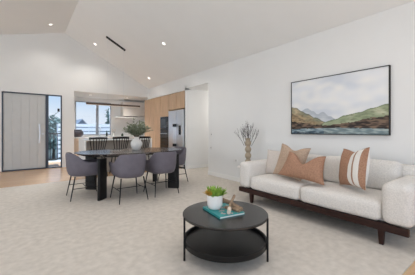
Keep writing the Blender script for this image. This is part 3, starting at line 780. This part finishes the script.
# ================================================================== kitchen run below the window
KZ = .90
t = thing('base_cabinet_run', 'pale oak kitchen base cabinets with white worktop under the window', 'cabinet', (2.9, 10.3, -.012))
x0, x1 = NX+.005-2.9, 4.46-2.9
obj('carcass', box(B(), x0, x1, -.27, .295, .1, KZ-.028), M_oakpale, t)
obj('kickboard', box(B(), x0, x1, -.22, -.2, 0, .1), M_black, t)
nd = 6
for k in range(nd):
    a = x0+(x1-x0)*k/nd; obj('door', box(B(), a+.002, a+(x1-x0)/nd-.002, -.29, -.272, .1, KZ-.032, .002), M_oakpale, t)
obj('worktop', box(B(), x0, x1, -.31, .295, KZ-.028, KZ+.012, .003), M_stone, t)
# rangehood cupboard, upper shelf
t = thing('range_hood_cupboard', 'white boxed range hood cupboard right of the kitchen window', 'range hood', (3.7, 10.42, 1.72))
obj('box_panel', box(B(), -.40, .62, -.17, .178, .035, .64, .003), mat('off white hood panel', (226, 220, 214), .6), t)
obj('filter_grille', box(B(), -.25, .25, -.12, .12, .022, .035), M_darksteel, t)
t = thing('floating_shelf', 'thin white floating shelf under the range hood cupboard', 'shelf', (3.68, 10.42, 1.69))
obj('board', box(B(), -.62, .77, -.20, .178, -.02, .03, .002), M_white_lam, t)
obj('back_rail', box(B(), -.62, .77, .166, .179, -.05, -.02, .002), M_white_lam, t)
# things on the worktop
t = thing('round_dark_pot', 'round dark grey glazed pot on the worktop at the left end', 'pot', (1.60, 10.14, KZ+.012))
bm = B(); lathe(bm, [(0, 0), (.10, 0), (.14, .03), (.165, .09), (.165, .15), (.135, .205), (.11, .22), (.11, .235), (.10, .235), (.10, .215), (.13, .18), (.14, .1), (.08, .03), (0, .03)], seg=36); bmesh.ops.scale(bm, vec=(1.12, 1.12, 1.12), verts=bm.verts[:]); obj('body', bm, M_darkpot, t, True, 70)
bm = B(); tube(bm, [(.11+.0*math.cos(q), 0, 0) for q in (0,)]+[(.12, 0, .22)], .002, 6) if False else lathe(bm, [(.114, .260), (.132, .263), (.132, .271), (.114, .273), (.114, .260)], seg=36)
obj('rim', bm, M_darkpot, t, True)
t = thing('gooseneck_tap', 'chrome gooseneck kitchen tap standing before the window', 'tap', (2.41, 10.38, KZ+.012))
bm = B(); pts = [(0, 0, 0), (0, 0, .28)]+[(0, -.09+.09*math.cos(q), .28+.09*math.sin(q)) for q in [PI*i/10 for i in range(1, 11)]]+[(0, -.18, .22)]
tube(bm, pts, .013, 10); obj('spout', bm, M_steel, t, True)
bm = B(); lathe(bm, [(0, 0), (.028, 0), (.028, .03), (.016, .045), (0, .045)], seg=20); obj('base', bm, M_steel, t, True)
bm = B(); tube(bm, [(.014, 0, .10), (.07, 0, .13)], .006, 8); obj('lever', bm, M_steel, t, True)
t = thing('dark_bottle', 'slim dark green bottle on the worktop right of the tap', 'bottle', (2.66, 10.3, KZ+.012))
bm = B(); lathe(bm, [(0, 0), (.032, 0), (.034, .01), (.034, .13), (.014, .17), (.012, .20), (0, .20)], seg=20); obj('body', bm, M_glassgreen, t, True)
bm = B(); lathe(bm, [(0, .19), (.015, .195), (.015, .235), (0, .24)], seg=16); o = obj('cap', bm, mat('slate blue cap', (70, 88, 116), .4), t, True); o['label'] = 'slate blue cap'
t = thing('bud_vase_with_flowers', 'small pale vase with peach flowers beside the window edge', 'flowers', (2.93, 10.3, KZ+.012))
bm = B(); lathe(bm, [(0, 0), (.03, 0), (.042, .04), (.03, .09), (.016, .11), (.02, .125), (.014, .12), (0, .08)], seg=20); obj('vase', bm, M_ceramic, t, True, 70)
bm = B(); bst = B()
for k in range(6):
    a = k*PI/3+.2; tip = Vector((.06*math.cos(a), .06*math.sin(a), .20+.03*(k % 3)))
    tube(bst, [(0, 0, .08), tip], .002, 5)
    for q in range(9):
        b_ = 2*PI*q/9; leaf(bm, tip, (math.cos(b_), math.sin(b_), .5), (0, 0, 1), .04, .02, .1)
obj('stems', bst, M_stem, t); obj('petals', bm, M_orange, t)
t = thing('small_green_jar', 'small dark green lidded jar on the worktop below the shelf', 'jar', (3.28, 10.3, KZ+.012))
bm = B(); lathe(bm, [(0, 0), (.04, 0), (.045, .01), (.045, .075), (.038, .085), (0, .085)], seg=20); obj('body', bm, mat('dark green jar', (62, 84, 66), .4), t, True)
bm = B(); lathe(bm, [(0, .086), (.04, .086), (.04, .105), (.01, .108), (.01, .12), (0, .122)], seg=20); obj('lid', bm, M_blackwood, t, True)

# ================================================================== switches and socket on the right wall
def plate(name, label, cat, y, z, w, h_, n, group=None):
    t = thing(name, label, cat, (XR, y, z), 0, group)
    obj('plate', box(B(), -.008, -.0005, -w/2, w/2, -h_/2, h_/2, .002), M_plastic, t)
    for k in range(n):
        yy = -w/2+w*(k+.5)/n
        obj('rocker' if cat == 'light switch' else 'outlet_face', box(B(), -.012, -.0082, yy-.012, yy+.012, -.018, .018, .001), mat('switch grey', (168, 168, 168), .4) if k == 0 else M_plastic, t)
plate('light_switch', 'upper white light switch on the wall corner by the hall opening', 'light switch', 4.98, 1.05, .075, .115, 2, 'switch plates by the hall')
plate('light_switch', 'lower white light switch on the wall corner by the hall opening', 'light switch', 4.98, .71, .075, .115, 1, 'switch plates by the hall')
plate('wall_socket', 'white double power socket low on the wall left of the twig vase', 'socket', 4.08, .47, .115, .072, 2)

# ================================================================== outside the door and window
struct('ground', box(B(), -40, 60, 10.9, 120, -1.9, -1.5), M_ground)
struct('porch', box(B(), -1.2, 1.19, YB+.1, 11.0, -.2, -.02), M_deck)
t = thing('porch_balustrade', 'black metal balustrade with thin bars outside the entry door', 'balustrade', (.3, 10.8, -.02))
bm = B(); box(bm, -1.4, .88, -.03, .03, 1.03, 1.075, .004); obj('top_rail', bm, M_black, t)
bm = B(); box(bm, -1.4, .88, -.02, .02, .08, .115, .004); obj('bottom_rail', bm, M_black, t)
for k in range(20):
    x = -1.36+k*.115; bm = B(); box(bm, x-.012, x+.012, -.009, .009, .115, 1.03); obj('baluster', bm, M_black, t)
for x in (-1.4, .86):
    bm = B(); box(bm, x-.02, x+.02, -.02, .02, 0, 1.03); obj('post', bm, M_black, t)
t = tag(obj('doormat', box(B(), .25, .93, 9.35, 9.85, -.02, -.005, .004), M_mat), 'dark doormat on the porch outside the entry sidelight', 'doormat')
def tree(x, y, z, h_, r, label):
    t = thing('tree', label, 'tree', (x, y, z), 0, 'trees beyond the porch')
    bm = B(); tube(bm, [(0, 0, 0), (.05, 0, h_*.35), (0, 0, h_*.7)], .12, 8, .04); obj('trunk', bm, M_bark, t, True)
    bm = B()
    for k in range(900):
        v = Vector((random.gauss(0, 1), random.gauss(0, 1), random.gauss(0, 1))).normalized()*random.random()**.4
        p = Vector((v.x*r, v.y*r, h_*.62+v.z*h_*.4)); p *= 1+.1*pnoise(p)
        leaf(bm, p, (random.uniform(-1, 1), random.uniform(-1, 1), random.uniform(-.6, .6)), (0, 0, 1), .45, .26, .2)
    obj('crown', bm, M_leafout, t)
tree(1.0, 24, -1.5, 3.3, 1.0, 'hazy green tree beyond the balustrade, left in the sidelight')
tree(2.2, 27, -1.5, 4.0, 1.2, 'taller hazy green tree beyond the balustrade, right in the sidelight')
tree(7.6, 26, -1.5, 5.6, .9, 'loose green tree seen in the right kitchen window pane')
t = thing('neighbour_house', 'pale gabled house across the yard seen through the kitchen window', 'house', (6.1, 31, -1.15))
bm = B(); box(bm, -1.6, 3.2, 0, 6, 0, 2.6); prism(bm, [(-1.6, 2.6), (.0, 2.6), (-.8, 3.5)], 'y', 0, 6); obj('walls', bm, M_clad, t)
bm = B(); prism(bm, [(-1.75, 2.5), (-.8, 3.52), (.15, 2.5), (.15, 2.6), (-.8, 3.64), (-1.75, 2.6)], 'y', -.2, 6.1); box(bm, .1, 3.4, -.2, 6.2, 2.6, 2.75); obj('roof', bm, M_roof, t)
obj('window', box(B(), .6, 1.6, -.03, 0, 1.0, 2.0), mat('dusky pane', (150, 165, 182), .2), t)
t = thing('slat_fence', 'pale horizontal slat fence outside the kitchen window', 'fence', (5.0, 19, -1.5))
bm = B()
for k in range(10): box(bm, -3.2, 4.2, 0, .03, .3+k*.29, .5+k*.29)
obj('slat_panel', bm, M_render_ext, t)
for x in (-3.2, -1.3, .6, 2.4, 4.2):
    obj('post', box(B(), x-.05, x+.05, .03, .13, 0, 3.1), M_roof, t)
